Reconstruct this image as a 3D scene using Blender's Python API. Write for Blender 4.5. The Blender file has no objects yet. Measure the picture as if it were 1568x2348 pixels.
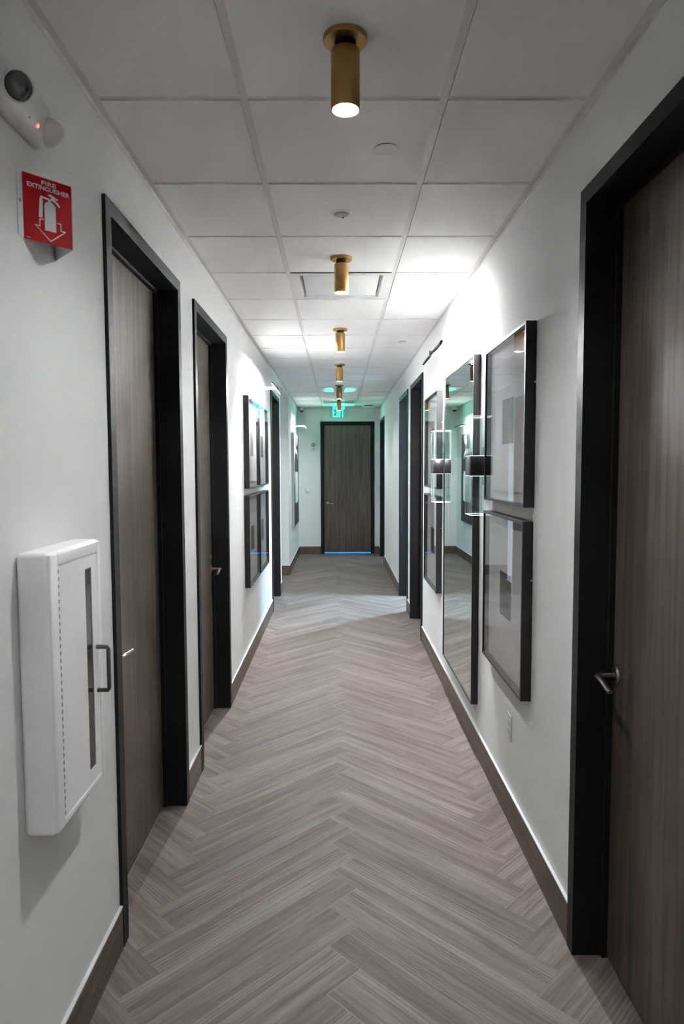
import bpy, bmesh, math, random
from mathutils import Vector, Matrix
R = random.Random(7)
sc = bpy.context.scene
C = sc.collection

# ------------------------------------------------------------------ camera
CAMZ = 1.6255
PITCH, YAW, ROLL, FPX = -0.06510, 0.00605, -0.00353, 1547.06
fw = Vector((math.sin(YAW)*math.cos(PITCH), math.cos(YAW)*math.cos(PITCH), math.sin(PITCH)))
rt0 = Vector((math.cos(YAW), -math.sin(YAW), 0)); up0 = rt0.cross(fw)
rt = rt0*math.cos(ROLL) + up0*math.sin(ROLL); up = up0*math.cos(ROLL) - rt0*math.sin(ROLL)
cd = bpy.data.cameras.new('camera'); cam = bpy.data.objects.new('camera', cd); C.objects.link(cam)
cam.matrix_world = Matrix(((rt.x, up.x, -fw.x, -0.0239), (rt.y, up.y, -fw.y, 0), (rt.z, up.z, -fw.z, CAMZ), (0, 0, 0, 1)))
cd.sensor_fit = 'HORIZONTAL'; cd.sensor_width = 24.0; cd.lens = FPX/1568*24.0
cd.clip_start = 0.02
cd.dof.use_dof = True; cd.dof.focus_distance = 4.6; cd.dof.aperture_fstop = 8.0
sc.camera = cam
# light-path settings that keep the render time in hand
cyc = sc.cycles
cyc.use_adaptive_sampling = True; cyc.adaptive_threshold = 0.035; cyc.adaptive_min_samples = 24
cyc.diffuse_bounces = 4; cyc.glossy_bounces = 4; cyc.transmission_bounces = 4; cyc.transparent_max_bounces = 12; cyc.max_bounces = 8
cyc.use_light_tree = False; cyc.sample_clamp_indirect = 200.0
cyc.caustics_reflective = False; cyc.caustics_refractive = False

# ------------------------------------------------------------------ world, exposure
w = bpy.data.worlds.new('world'); sc.world = w; w.use_nodes = True
w.node_tree.nodes['Background'].inputs[0].default_value = (0, 0, 0, 1)
w.node_tree.nodes['Background'].inputs[1].default_value = 0
vs = sc.view_settings
vs.view_transform = 'Standard'; vs.look = 'None'; vs.gamma = 1.0; vs.use_curve_mapping = False
vs.exposure = 0.50
LAMP_W = 13.0        # radiant watts of one ceiling downlight
PIC_W = (112.0, 85.0, 11.0)   # the picture lights: mirror, four prints, far canvas
ROOM_W = (190.0, 26.0)        # the two lights in the side rooms
BLUE_W = 170.0

# ------------------------------------------------------------------ key dimensions (metres)
XL, XR, ZC = -0.768, 0.762, 2.745
YE, YB = 12.733, -4.0
TH = 0.15
TILE, Y0 = 0.6096, 2.1265

# ------------------------------------------------------------------ materials
def new_mat(name):
    m = bpy.data.materials.new(name); m.use_nodes = True
    return m, m.node_tree.nodes, m.node_tree.links, m.node_tree.nodes['Principled BSDF']
def plain(name, col, rough=0.5, metal=0.0, spec=0.5, noise=None, bump=None, coat=0.0):
    m, N, L, P = new_mat(name)
    P.inputs['Base Color'].default_value = (*col, 1); P.inputs['Roughness'].default_value = rough
    P.inputs['Metallic'].default_value = metal; P.inputs['Specular IOR Level'].default_value = spec
    P.inputs['Coat Weight'].default_value = coat
    tc = N.new('ShaderNodeTexCoord')
    nz = N.new('ShaderNodeTexNoise'); L.new(tc.outputs['Object'], nz.inputs['Vector'])
    sc_, amt = noise or (40.0, 0.03)
    nz.inputs['Scale'].default_value = sc_; nz.inputs['Detail'].default_value = 1
    mx = N.new('ShaderNodeMix'); mx.data_type = 'RGBA'
    mx.inputs[6].default_value = (*[c*(1-amt) for c in col], 1); mx.inputs[7].default_value = (*[min(1, c*(1+amt)) for c in col], 1)
    L.new(nz.outputs['Fac'], mx.inputs[0]); L.new(mx.outputs[2], P.inputs['Base Color'])
    if bump:
        n2 = N.new('ShaderNodeTexNoise'); L.new(tc.outputs['Object'], n2.inputs['Vector'])
        n2.inputs['Scale'].default_value = bump[0]; n2.inputs['Detail'].default_value = 1
        b = N.new('ShaderNodeBump'); b.inputs['Strength'].default_value = bump[1]; b.inputs['Distance'].default_value = 0.002
        L.new(n2.outputs['Fac'], b.inputs['Height']); L.new(b.outputs['Normal'], P.inputs['Normal'])
    return m
def emit(name, col, strength):
    m, N, L, P = new_mat(name)
    P.inputs['Base Color'].default_value = (*[c*0.5 for c in col], 1)
    P.inputs['Emission Color'].default_value = (*col, 1); P.inputs['Emission Strength'].default_value = strength
    return m
def thin_glass(name, tint=(1, 1, 1), ior=1.5, rough=0.0):
    m, N, L, P = new_mat(name); N.remove(P)
    out = N['Material Output']
    t = N.new('ShaderNodeBsdfTransparent'); t.inputs[0].default_value = (*tint, 1)
    g = N.new('ShaderNodeBsdfGlossy'); g.inputs['Roughness'].default_value = rough
    f = N.new('ShaderNodeFresnel'); ge = N.new('ShaderNodeNewGeometry')
    mr = N.new('ShaderNodeMapRange'); mr.inputs[3].default_value = ior; mr.inputs[4].default_value = 1/ior   # same reflectance from either side
    L.new(ge.outputs['Backfacing'], mr.inputs[0]); L.new(mr.outputs[0], f.inputs[0])
    x = N.new('ShaderNodeMixShader'); L.new(f.outputs[0], x.inputs[0]); L.new(t.outputs[0], x.inputs[1]); L.new(g.outputs[0], x.inputs[2])
    L.new(x.outputs[0], out.inputs['Surface'])
    return m
def grain(name, cols, scale, rough, rand=0.0, spec=0.4, bump=0.15, wave=True, val=0.10, light=None, fine=None):
    """Wood grain along local X (scale = stretch per axis)."""
    m, N, L, P = new_mat(name)
    tc = N.new('ShaderNodeTexCoord'); oi = N.new('ShaderNodeObjectInfo')
    off = N.new('ShaderNodeCombineXYZ')
    for i, k in enumerate((37.0, 91.0, 53.0)):
        mm = N.new('ShaderNodeMath'); mm.operation = 'MULTIPLY'; mm.inputs[1].default_value = k*rand
        L.new(oi.outputs['Random'], mm.inputs[0]); L.new(mm.outputs[0], off.inputs[i])
    ad = N.new('ShaderNodeVectorMath'); ad.operation = 'ADD'
    L.new(tc.outputs['Object'], ad.inputs[0]); L.new(off.outputs[0], ad.inputs[1])
    mp = N.new('ShaderNodeMapping'); mp.inputs['Scale'].default_value = scale; L.new(ad.outputs[0], mp.inputs[0])
    n1 = N.new('ShaderNodeTexNoise'); n1.inputs['Scale'].default_value = 1.0; n1.inputs['Detail'].default_value = 4
    n1.inputs['Roughness'].default_value = 0.66; n1.inputs['Distortion'].default_value = 0.5
    L.new(mp.outputs[0], n1.inputs['Vector'])
    mp2 = N.new('ShaderNodeMapping'); mp2.inputs['Scale'].default_value = [s*0.5 for s in scale]; L.new(ad.outputs[0], mp2.inputs[0])
    n2 = N.new('ShaderNodeTexNoise'); n2.inputs['Scale'].default_value = 1.0; n2.inputs['Detail'].default_value = 2
    L.new(mp2.outputs[0], n2.inputs['Vector'])
    r1 = N.new('ShaderNodeValToRGB'); L.new(n1.outputs['Fac'], r1.inputs[0])
    r1.color_ramp.elements[0].position = 0.36; r1.color_ramp.elements[0].color = (*cols[0], 1)
    r1.color_ramp.elements[1].position = 0.64; r1.color_ramp.elements[1].color = (*cols[1], 1)
    mx = N.new('ShaderNodeMix'); mx.data_type = 'RGBA'; mx.blend_type = 'MIX'
    mx.inputs[7].default_value = (*cols[2], 1); L.new(r1.outputs[0], mx.inputs[6])
    r2 = N.new('ShaderNodeValToRGB'); L.new(n2.outputs['Fac'], r2.inputs[0])
    r2.color_ramp.elements[0].position = 0.48; r2.color_ramp.elements[0].color = (0, 0, 0, 1)
    r2.color_ramp.elements[1].position = 0.72; r2.color_ramp.elements[1].color = (0.75, 0.75, 0.75, 1)
    L.new(r2.outputs[0], mx.inputs[0])
    last = mx.outputs[2]
    hgt = n1.outputs['Fac']
    if wave:
        # cathedral figure: distorted bands that show only in patches
        mp3 = N.new('ShaderNodeMapping'); mp3.inputs['Scale'].default_value = [s*k for s, k in zip(scale, wave)]; L.new(ad.outputs[0], mp3.inputs[0])
        wv = N.new('ShaderNodeTexWave'); wv.wave_type = 'BANDS'; wv.bands_direction = 'Y'
        wv.inputs['Scale'].default_value = 1.0; wv.inputs['Distortion'].default_value = 9.0
        wv.inputs['Detail'].default_value = 2.0; wv.inputs['Detail Scale'].default_value = 0.7
        L.new(mp3.outputs[0], wv.inputs['Vector'])
        mp4 = N.new('ShaderNodeMapping'); mp4.inputs['Scale'].default_value = [s*0.35 for s in scale]
        mp4.inputs['Location'].default_value = (4.2, 7.7, 1.3); L.new(ad.outputs[0], mp4.inputs[0])
        n3 = N.new('ShaderNodeTexNoise'); n3.inputs['Scale'].default_value = 1.0; n3.inputs['Detail'].default_value = 2; L.new(mp4.outputs[0], n3.inputs['Vector'])
        r3 = N.new('ShaderNodeValToRGB'); L.new(n3.outputs['Fac'], r3.inputs[0])
        r3.color_ramp.elements[0].position = 0.47; r3.color_ramp.elements[1].position = 0.60
        r3.color_ramp.elements[0].color = (0, 0, 0, 1); r3.color_ramp.elements[1].color = (0.55, 0.55, 0.55, 1)
        ml = N.new('ShaderNodeMath'); ml.operation = 'MULTIPLY'; L.new(wv.outputs['Fac'], ml.inputs[0]); L.new(r3.outputs[0], ml.inputs[1])
        mx2 = N.new('ShaderNodeMix'); mx2.data_type = 'RGBA'; mx2.inputs[7].default_value = (*(light or cols[2]), 1)
        L.new(ml.outputs[0], mx2.inputs[0]); L.new(last, mx2.inputs[6]); last = mx2.outputs[2]
    if fine:
        # short dark pores
        mp5 = N.new('ShaderNodeMapping'); mp5.inputs['Scale'].default_value = fine[:3]; L.new(ad.outputs[0], mp5.inputs[0])
        n5 = N.new('ShaderNodeTexNoise'); n5.inputs['Scale'].default_value = 1.0; n5.inputs['Detail'].default_value = 3; n5.inputs['Roughness'].default_value = 0.7
        L.new(mp5.outputs[0], n5.inputs['Vector'])
        r5 = N.new('ShaderNodeMapRange'); r5.inputs[1].default_value = 0.36; r5.inputs[2].default_value = 0.62
        r5.inputs[3].default_value = 1-fine[3]; r5.inputs[4].default_value = 1+fine[3]*0.55; L.new(n5.outputs['Fac'], r5.inputs[0])
        vm = N.new('ShaderNodeVectorMath'); vm.operation = 'SCALE'; L.new(last, vm.inputs[0]); L.new(r5.outputs[0], vm.inputs['Scale']); last = vm.outputs[0]
    hs = N.new('ShaderNodeHueSaturation'); L.new(last, hs.inputs['Color'])
    mr = N.new('ShaderNodeMapRange'); mr.inputs[3].default_value = 1-val; mr.inputs[4].default_value = 1+val
    L.new(oi.outputs['Random'], mr.inputs[0]); L.new(mr.outputs[0], hs.inputs['Value'])
    L.new(hs.outputs[0], P.inputs['Base Color'])
    P.inputs['Roughness'].default_value = rough; P.inputs['Specular IOR Level'].default_value = spec
    b = N.new('ShaderNodeBump'); b.inputs['Strength'].default_value = bump; b.inputs['Distance'].default_value = 0.001
    L.new(hgt, b.inputs['Height']); L.new(b.outputs['Normal'], P.inputs['Normal'])
    return m

M = {}
M['wall'] = plain('wall_paint', (0.765, 0.775, 0.765), 0.55, spec=0.35, noise=(3, 0.015))
M['tile'] = plain('ceiling_tile_board', (0.88, 0.872, 0.862), 0.95, spec=0.1, noise=(320, 0.05), bump=(420, 0.35))
M['tee'] = plain('grid_enamel', (0.74, 0.72, 0.70), 0.55, spec=0.3)
M['slab'] = plain('dark_plenum', (0.25, 0.24, 0.23), 0.9)
M['grout'] = plain('pale_grout', (0.28, 0.25, 0.232), 0.85, noise=(60, 0.06))
M['plank'] = grain('wood_look_plank', ((0.112, 0.086, 0.077), (0.166, 0.133, 0.120), (0.198, 0.180, 0.163)), (2.0, 34, 8), 0.58, rand=1.0,
                   spec=0.18, bump=0.12, wave=(0.55, 0.62, 1), val=0.10, light=(0.245, 0.212, 0.195), fine=(7.0, 190.0, 20.0, 0.17))
M['roomfloor'] = plain('plain_floor', (0.145, 0.124, 0.114), 0.55, noise=(14, 0.12))
M['base'] = grain('baseboard_wood_tile', ((0.085, 0.062, 0.048), (0.14, 0.107, 0.085), (0.165, 0.13, 0.105)), (50, 2.0, 50), 0.5, spec=0.35, bump=0.1, wave=None, val=0.03)
M['cap'] = plain('white_edge_trim', (0.56, 0.58, 0.60), 0.45)
M['door'] = grain('dark_stained_veneer', ((0.060, 0.046, 0.037), (0.128, 0.098, 0.079), (0.146, 0.114, 0.093)), (46, 46, 1.5), 0.36, rand=0.6, spec=0.5, bump=0.25, wave=None, val=0.05)
M['black'] = plain('black_frame_enamel', (0.012, 0.012, 0.0135), 0.5, spec=0.26, noise=(500, 0.2), bump=(700, 0.12))
M['pfblack'] = plain('black_picture_moulding', (0.010, 0.0098, 0.0105), 0.36, spec=0.5, noise=(400, 0.25), bump=(500, 0.08))
M['brass'] = plain('aged_brass', (0.40, 0.235, 0.075), 0.42, metal=0.85, noise=(300, 0.12), bump=(900, 0.05))
M['baffle'] = plain('grey_baffle', (0.12, 0.12, 0.125), 0.6)
M['neck'] = plain('black_neck', (0.008, 0.008, 0.008), 0.5)
M['led'] = emit('downlight_led', (0.975, 0.99, 1.0), LAMP_W/(math.pi*math.pi*0.0335**2))
for i_, p_ in enumerate(PIC_W): M['piclamp%d' % i_] = emit('picture_light_led', (0.985, 0.985, 1.0), p_/(math.pi*0.74*0.016))
M['nickel'] = plain('satin_nickel', (0.60, 0.585, 0.59), 0.32, metal=1.0, noise=(200, 0.06))
M['bronze'] = plain('satin_bronze', (0.50, 0.36, 0.28), 0.3, metal=1.0)
M['pewter'] = plain('dark_pewter', (0.33, 0.30, 0.30), 0.28, metal=1.0)
M['glass'] = thin_glass('picture_glass', ior=1.26)
M['crystal'] = thin_glass('sconce_crystal', (0.95, 0.98, 0.98), 1.5)
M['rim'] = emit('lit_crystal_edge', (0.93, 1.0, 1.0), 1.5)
M['cedge'] = plain('pale_edge_highlight', (0.62, 0.74, 0.74), 0.3)  # pale colour painted in for the bright lines along the glass corners
M['mat'] = plain('white_mat_board', (0.66, 0.65, 0.655), 0.9)
M['paper'] = plain('cotton_paper', (0.60, 0.595, 0.605), 0.95, noise=(30, 0.03), bump=(200, 0.1))
M['white'] = plain('white_plastic', (0.72, 0.72, 0.71), 0.4)
M['enamel'] = plain('white_enamel', (0.90, 0.90, 0.92), 0.32, spec=0.5)
M['grey'] = plain('grey_plastic', (0.30, 0.32, 0.32), 0.5)
M['hgrey'] = plain('gunmetal', (0.07, 0.07, 0.078), 0.35)
M['lgrey'] = plain('light_grey_enamel', (0.45, 0.46, 0.46), 0.5)
M['darkplastic'] = plain('dark_plastic', (0.02, 0.02, 0.02), 0.25)
M['silver'] = plain('mirror_silver', (0.70, 0.78, 0.73), 0.012, metal=1.0, noise=(2, 0.005))
M['red'] = plain('red_sign_plastic', (0.52, 0.002, 0.006), 0.5, spec=0.25)
M['signwhite'] = plain('white_sign_print', (0.78, 0.78, 0.80), 0.5)
M['redled'] = emit('red_led', (1.0, 0.10, 0.06), 3.0)
M['greenled'] = emit('green_led', (0.25, 1.0, 0.7), 1.6)
M['exit'] = emit('exit_letters', (0.02, 1.0, 0.72), 3.0)
M['acrylic'] = thin_glass('clear_acrylic', (0.86, 0.97, 0.95), 1.45)
M['canvas_dark'] = plain('dark_canvas_print', (0.028, 0.027, 0.028), 0.6, noise=(12, 0.3))
M['canvas_pale'] = plain('pale_canvas', (0.42, 0.45, 0.45), 0.8)
M['canvas_white'] = plain('white_canvas_print', (0.72, 0.74, 0.75), 0.7)
M['lens'] = plain('dark_lens', (0.05, 0.05, 0.055), 0.08, spec=0.8, coat=1.0)
M['winglass'] = plain('smoked_window', (0.03, 0.03, 0.03), 0.05, spec=0.7)
for i_, p_ in enumerate(ROOM_W): M['panel%d' % i_] = emit('room_ceiling_panel', (0.56, 0.80, 1.0), p_/(math.pi*0.25*0.25))

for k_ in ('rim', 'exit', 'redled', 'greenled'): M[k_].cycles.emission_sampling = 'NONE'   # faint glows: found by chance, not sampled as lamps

for k_ in ('wall', 'tile', 'slab', 'mat', 'paper', 'roomfloor'):       # flat paint and board: plain diffuse shading
    nt_ = M[k_].node_tree; p_ = nt_.nodes['Principled BSDF']; d_ = nt_.nodes.new('ShaderNodeBsdfDiffuse')
    nt_.links.new(p_.inputs['Base Color'].links[0].from_socket, d_.inputs['Color'])
    if p_.inputs['Normal'].links: nt_.links.new(p_.inputs['Normal'].links[0].from_socket, d_.inputs['Normal'])
    nt_.links.new(d_.outputs[0], nt_.nodes['Material Output'].inputs['Surface']); nt_.nodes.remove(p_)

def print_mat(name, dark):
    m, N, L, P = new_mat(name)
    tc = N.new('ShaderNodeTexCoord'); oi = N.new('ShaderNodeObjectInfo')
    ad = N.new('ShaderNodeVectorMath'); ad.operation = 'ADD'; L.new(tc.outputs['Object'], ad.inputs[0]); L.new(oi.outputs['Random'], ad.inputs[1])
    if not dark:
        mp = N.new('ShaderNodeMapping'); mp.inputs['Scale'].default_value = (1, 1, 1); L.new(ad.outputs[0], mp.inputs[0])
        wv = N.new('ShaderNodeTexWave'); wv.wave_type = 'BANDS'; wv.bands_direction = 'Z'
        wv.inputs['Scale'].default_value = 52; wv.inputs['Distortion'].default_value = 7; wv.inputs['Detail'].default_value = 2.0
        wv.inputs['Detail Scale'].default_value = 1.3
        L.new(mp.outputs[0], wv.inputs['Vector']); f = wv.outputs['Fac']
        a, b, p0, p1 = (0.022, 0.021, 0.018), (0.36, 0.35, 0.315), 0.38, 0.82
    else:
        vo = N.new('ShaderNodeTexNoise'); vo.inputs['Scale'].default_value = 75; vo.inputs['Detail'].default_value = 5; vo.inputs['Roughness'].default_value = 0.75
        vo.inputs['Distortion'].default_value = 1.6
        L.new(ad.outputs[0], vo.inputs['Vector']); f = vo.outputs['Fac']
        a, b, p0, p1 = (0.032, 0.031, 0.029), (0.36, 0.35, 0.33), 0.56, 0.74
    r = N.new('ShaderNodeValToRGB'); L.new(f, r.inputs[0])
    r.color_ramp.elements[0].position = p0; r.color_ramp.elements[0].color = (*a, 1)
    r.color_ramp.elements[1].position = p1; r.color_ramp.elements[1].color = (*b, 1)
    L.new(r.outputs[0], P.inputs['Base Color']); P.inputs['Roughness'].default_value = 0.9
    return m
M['print_lines'] = print_mat('etched_line_print', False)
M['print_dark'] = print_mat('dark_speckled_print', True)

# ------------------------------------------------------------------ mesh helpers
class MB:
    def __init__(s): s.v, s.f, s.sm = [], [], []
    def add(s, vs_, fs_, smooth=False):
        o = len(s.v); s.v += [tuple(p) for p in vs_]; s.f += [tuple(i+o for i in f) for f in fs_]; s.sm += [smooth]*len(fs_); return s
    def box(s, x0, x1, y0, y1, z0, z1):
        return s.add([(x0, y0, z0), (x1, y0, z0), (x1, y1, z0), (x0, y1, z0), (x0, y0, z1), (x1, y0, z1), (x1, y1, z1), (x0, y1, z1)],
                     [(0, 3, 2, 1), (4, 5, 6, 7), (0, 1, 5, 4), (1, 2, 6, 5), (2, 3, 7, 6), (3, 0, 4, 7)])
    def rbox(s, x0, x1, y0, y1, z0, z1, r, seg=3):
        bm = bmesh.new(); t = MB().box(x0, x1, y0, y1, z0, z1)
        vv = [bm.verts.new(p) for p in t.v]
        for f in t.f: bm.faces.new([vv[i] for i in f])
        bmesh.ops.bevel(bm, geom=bm.edges[:], offset=r, segments=seg, profile=0.5, affect='EDGES')
        bm.verts.index_update()
        s.add([v.co[:] for v in bm.verts], [[v.index for v in f.verts] for f in bm.faces], True); bm.free(); return s
    def lathe(s, prof, c=(0, 0, 0), ax='z', n=40, caps=True):
        """prof = [(r, h)...] around an axis through c"""
        def pt(r, h, a):
            p = (r*math.cos(a), r*math.sin(a), h)
            if ax == 'x': p = (p[2], p[0], p[1])
            if ax == 'y': p = (p[0], p[2], p[1])
            return (p[0]+c[0], p[1]+c[1], p[2]+c[2])
        vs_, fs_ = [], []
        for r, h in prof: vs_ += [pt(r, h, 2*math.pi*i/n) for i in range(n)]
        for k in range(len(prof)-1):
            for i in range(n):
                j = (i+1) % n; fs_.append((k*n+i, k*n+j, (k+1)*n+j, (k+1)*n+i))
        s.add(vs_, fs_, True)
        if caps:
            m = len(prof)-1
            s.add([pt(*prof[0], 2*math.pi*i/n) for i in range(n)], [tuple(range(n))[::-1]])
            s.add([pt(*prof[m], 2*math.pi*i/n) for i in range(n)], [tuple(range(n))])
        return s
    def tube(s, pts, rad, n=14, flat=1.0, up_=(0, 0, 1)):
        """tube through points; rad number or list; flat squashes along up_"""
        pts = [Vector(p) for p in pts]; U = Vector(up_)
        rr = rad if isinstance(rad, (list, tuple)) else [rad]*len(pts)
        vs_, fs_ = [], []
        for i, p in enumerate(pts):
            d = (pts[min(i+1, len(pts)-1)]-pts[max(i-1, 0)]).normalized()
            a = d.cross(U)
            if a.length < 1e-4: a = d.cross(Vector((0, 1, 0)))
            a.normalize(); b = a.cross(d).normalized()
            for k in range(n):
                t = 2*math.pi*k/n; vs_.append(p + a*(rr[i]*math.cos(t)) + b*(rr[i]*flat*math.sin(t)))
        for i in range(len(pts)-1):
            for k in range(n):
                j = (k+1) % n; fs_.append((i*n+k, i*n+j, (i+1)*n+j, (i+1)*n+k))
        s.add(vs_, fs_, True)
        s.add(vs_[:n], [tuple(range(n))[::-1]]); s.add(vs_[-n:], [tuple(range(n))])
        return s
    def prism(s, poly, z0, z1):
        n = len(poly)
        return s.add([(x, y, z0) for x, y in poly]+[(x, y, z1) for x, y in poly],
                     [tuple(range(n))[::-1], tuple(range(n, 2*n))]+[(i, (i+1) % n, n+(i+1) % n, n+i) for i in range(n)])
    def tf(s, mtx):
        s.v = [tuple(mtx @ Vector(p)) for p in s.v]; return s
    def mesh(s, name, mat_):
        me = bpy.data.meshes.new(name); me.from_pydata(s.v, [], s.f); me.materials.append(mat_)
        me.polygons.foreach_set('use_smooth', s.sm); me.update()
        bm = bmesh.new(); bm.from_mesh(me); bmesh.ops.recalc_face_normals(bm, faces=bm.faces); bm.to_mesh(me); bm.free()
        return me
    def build(s, name, mat_, parent=None, mtx=None):
        o = bpy.data.objects.new(name, s.mesh(name, M[mat_])); C.objects.link(o)
        if parent: o.parent = parent
        if mtx is not None: o.matrix_local = mtx
        return o
def tag(o, label=None, cat=None, group=None, kind=None):
    if label: o['label'] = label
    if cat: o['category'] = cat
    if group: o['group'] = group
    if kind: o['kind'] = kind
    return o
def empty(name, loc=(0, 0, 0), rz=0.0):
    o = bpy.data.objects.new(name, None); C.objects.link(o); o.location = loc; o.rotation_euler = (0, 0, rz); o.empty_display_size = 0.05
    return o
def copy_tree(o, parent=None):
    c = o.copy(); C.objects.link(c); c.parent = parent
    for ch in o.children: copy_tree(ch, c)
    return c

# ================================================================== THE SETTING
# door openings (outer edges of the black frames along the corridor)
LD = [(2.200, 3.216), (3.528, 4.544), (7.535, 8.551)]
RD = [(1.180, 2.196), (6.222, 7.238), (7.530, 8.546), (11.362, 12.378)]
DOOR_H = 2.495
ALC = (8.845, 10.215, 2.69)          # side passage on the left: near, far, header height
RO = 0.040                           # the wall runs behind the casing to this far inside the frame's outer edge

def wall_mesh(x0, x1, spans, holes):
    mb = MB(); y = spans[0]
    for a, b, h in sorted(holes):
        mb.box(x0, x1, y, a, 0, 2.8); mb.box(x0, x1, a, b, h, 2.8); y = b
    mb.box(x0, x1, y, spans[1], 0, 2.8)
    return mb
holesL = [(a+RO, b-RO, DOOR_H-RO) for a, b in LD] + [ALC]
holesR = [(a+RO, b-RO, DOOR_H-RO) for a, b in RD]
tag(wall_mesh(XL-TH, XL, (YB, YE+TH), holesL).build('wall_left', 'wall'), 'off-white painted corridor wall on the left', 'wall', kind='structure')
tag(wall_mesh(XR, XR+TH, (YB, YE+TH), holesR).build('wall_right', 'wall'), 'off-white painted corridor wall on the right with mirror and pictures', 'wall', kind='structure')
EDX0, EDX1 = -0.347, 0.667
mb = MB(); mb.box(XL, EDX0+RO, YE, YE+TH, 0, 2.8); mb.box(EDX1-RO, XR, YE, YE+TH, 0, 2.8); mb.box(EDX0+RO, EDX1-RO, YE, YE+TH, DOOR_H-RO, 2.8)
tag(mb.build('wall_end', 'wall'), 'off-white wall closing the far end of the corridor', 'wall', kind='structure')
tag(MB().box(XL, XR, YB-TH, YB, 0, 2.8).build('wall_back', 'wall'), 'off-white wall behind the viewpoint', 'wall', kind='structure')
# the side passage on the left
tag(MB().box(-3.0, XL-TH, ALC[1], ALC[1]+TH, 0, 2.8).build('wall_passage_far', 'wall'), 'cream wall of the side passage facing the viewer', 'wall', kind='structure')
tag(MB().box(-3.0, XL-TH, ALC[0]-TH, ALC[0], 0, 2.8).build('wall_passage_near', 'wall'), 'near wall inside the left side passage', 'wall', kind='structure')
tag(MB().box(-3.0-TH, -3.0, ALC[0]-TH, ALC[1]+TH, 0, 2.8).build('wall_passage_end', 'wall'), 'end wall of the left side passage', 'wall', kind='structure')
# the lit room behind the two open doors on the right, and the space behind the end door
RX = 3.3
tag(MB().box(RX, RX+TH, 7.35, 12.75, 0, 2.8).build('wall_room_far', 'wall'), 'far wall of the lit side room', 'wall', kind='structure')
tag(MB().box(XR+TH, RX, 7.25, 7.4, 0, 2.8).build('wall_room_near', 'wall'), 'near wall of the lit side room', 'wall', kind='structure')
tag(MB().box(XR+TH, RX, 12.6, 12.75, 0, 2.8).build('wall_room_end', 'wall'), 'end wall of the lit side room', 'wall', kind='structure')
tag(MB().box(XR+TH, RX, 9.85, 10.0, 0, 2.8).build('wall_room_divider', 'wall'), 'partition wall between the two lit side rooms', 'wall', kind='structure')
tag(MB().box(-1.2, 1.4, 14.4, 14.5, 0, 2.8).build('wall_beyond', 'wall'), 'wall beyond the end door', 'wall', kind='structure')

# ---- floor: herringbone planks set in grout
floor = MB().box(-3.2, 3.5, YB-TH, 14.5, -0.10, -0.0006).build('floor', 'grout')
tag(floor, 'grey-brown wood-look plank floor laid in herringbone', 'floor', kind='structure')
MB().box(XL, XR, YB, -0.5, -0.0006, 0.0).build('floor_strip', 'roomfloor', floor)
MB().box(XR+0.115, RX, 7.4, 12.6, -0.0006, 0.0).build('room_floor', 'roomfloor', floor)
MB().box(-3.0, -1.40, ALC[0], ALC[1], -0.0006, 0.0).build('passage_floor', 'roomfloor', floor)
MB().box(-1.2, 1.4, YE+0.03, 14.4, -0.0006, 0.0).build('floor_beyond', 'roomfloor', floor)
rects = [(XL+0.001, XR-0.001, -0.5, YE-0.001)]
rects += [(XL-0.10, XL+0.001, a+0.05, b-0.05) for a, b in LD] + [(-1.40, XL+0.001, ALC[0], ALC[1])]
rects += [(XR-0.001, XR+0.115, a+0.05, b-0.05) for a, b in RD] + [(EDX0+0.05, EDX1-0.05, YE-0.001, YE+0.03)]
def clip(poly, x0, x1, y0, y1):
    for ax, lim, sg in ((0, x0, 1), (0, x1, -1), (1, y0, 1), (1, y1, -1)):
        out = []
        for i in range(len(poly)):
            p, q = poly[i], poly[(i+1) % len(poly)]
            dp, dq = sg*(p[ax]-lim), sg*(q[ax]-lim)
            if dp >= 0: out.append(p)
            if (dp >= 0) != (dq >= 0):
                t = dp/(dp-dq); out.append((p[0]+t*(q[0]-p[0]), p[1]+t*(q[1]-p[1])))
        poly = out
        if len(poly) < 3: return []
    return poly
PITCHY = 0.2107; PW = PITCHY/math.sqrt(2); COL = 0.646; PL = COL*math.sqrt(2)
s2 = math.sqrt(0.5)
full_mesh = MB().box(-PL/2+0.0008, PL/2-0.0008, -PW/2+0.0008, PW/2-0.0008, -0.0006, 0).mesh('plank', M['plank'])
def area(p): return 0.5*abs(sum(p[i][0]*p[(i+1) % len(p)][1]-p[(i+1) % len(p)][0]*p[i][1] for i in range(len(p))))
planks = []
for col in ('A', 'B'):
    for j in (-1, 0, 1):
        for k in range(-24, 60):
            if col == 'A':
                cx, cy, an = -0.605+2*COL*j + s2*(PL/2-PW/2), 2.5+k*PITCHY + s2*(PL/2+PW/2), math.pi/4
            else:
                cx, cy, an = -0.062+2*COL*j + s2*(PL/2+PW/2), 3.251+k*PITCHY + s2*(-PL/2+PW/2), -math.pi/4
            if cy > 13.5: continue
            ca, sa = math.cos(an), math.sin(an)
            h, v = PL/2-0.0008, PW/2-0.0008
            quad = [(cx+ca*x-sa*y, cy+sa*x+ca*y) for x, y in ((-h, -v), (h, -v), (h, v), (-h, v))]
            pcs = [c for c in (clip(quad, *r) for r in rects) if c and area(c) > 2e-5]
            A = sum(area(c) for c in pcs)
            if A < 2e-4: continue
            if A > area(quad)*0.9995 and len(pcs) == 1:
                me = full_mesh
            else:
                mb = MB()
                for c in pcs:
                    mb.prism([(ca*(x-cx)+sa*(y-cy), -sa*(x-cx)+ca*(y-cy)) for x, y in c], -0.0006, 0)
                me = mb.mesh('plank', M['plank'])
            o = bpy.data.objects.new('plank', me); C.objects.link(o); o.parent = floor
            o.location = (cx, cy, 0); o.rotation_euler = (0, 0, an); planks.append(o)
print('planks', len(planks))

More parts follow.
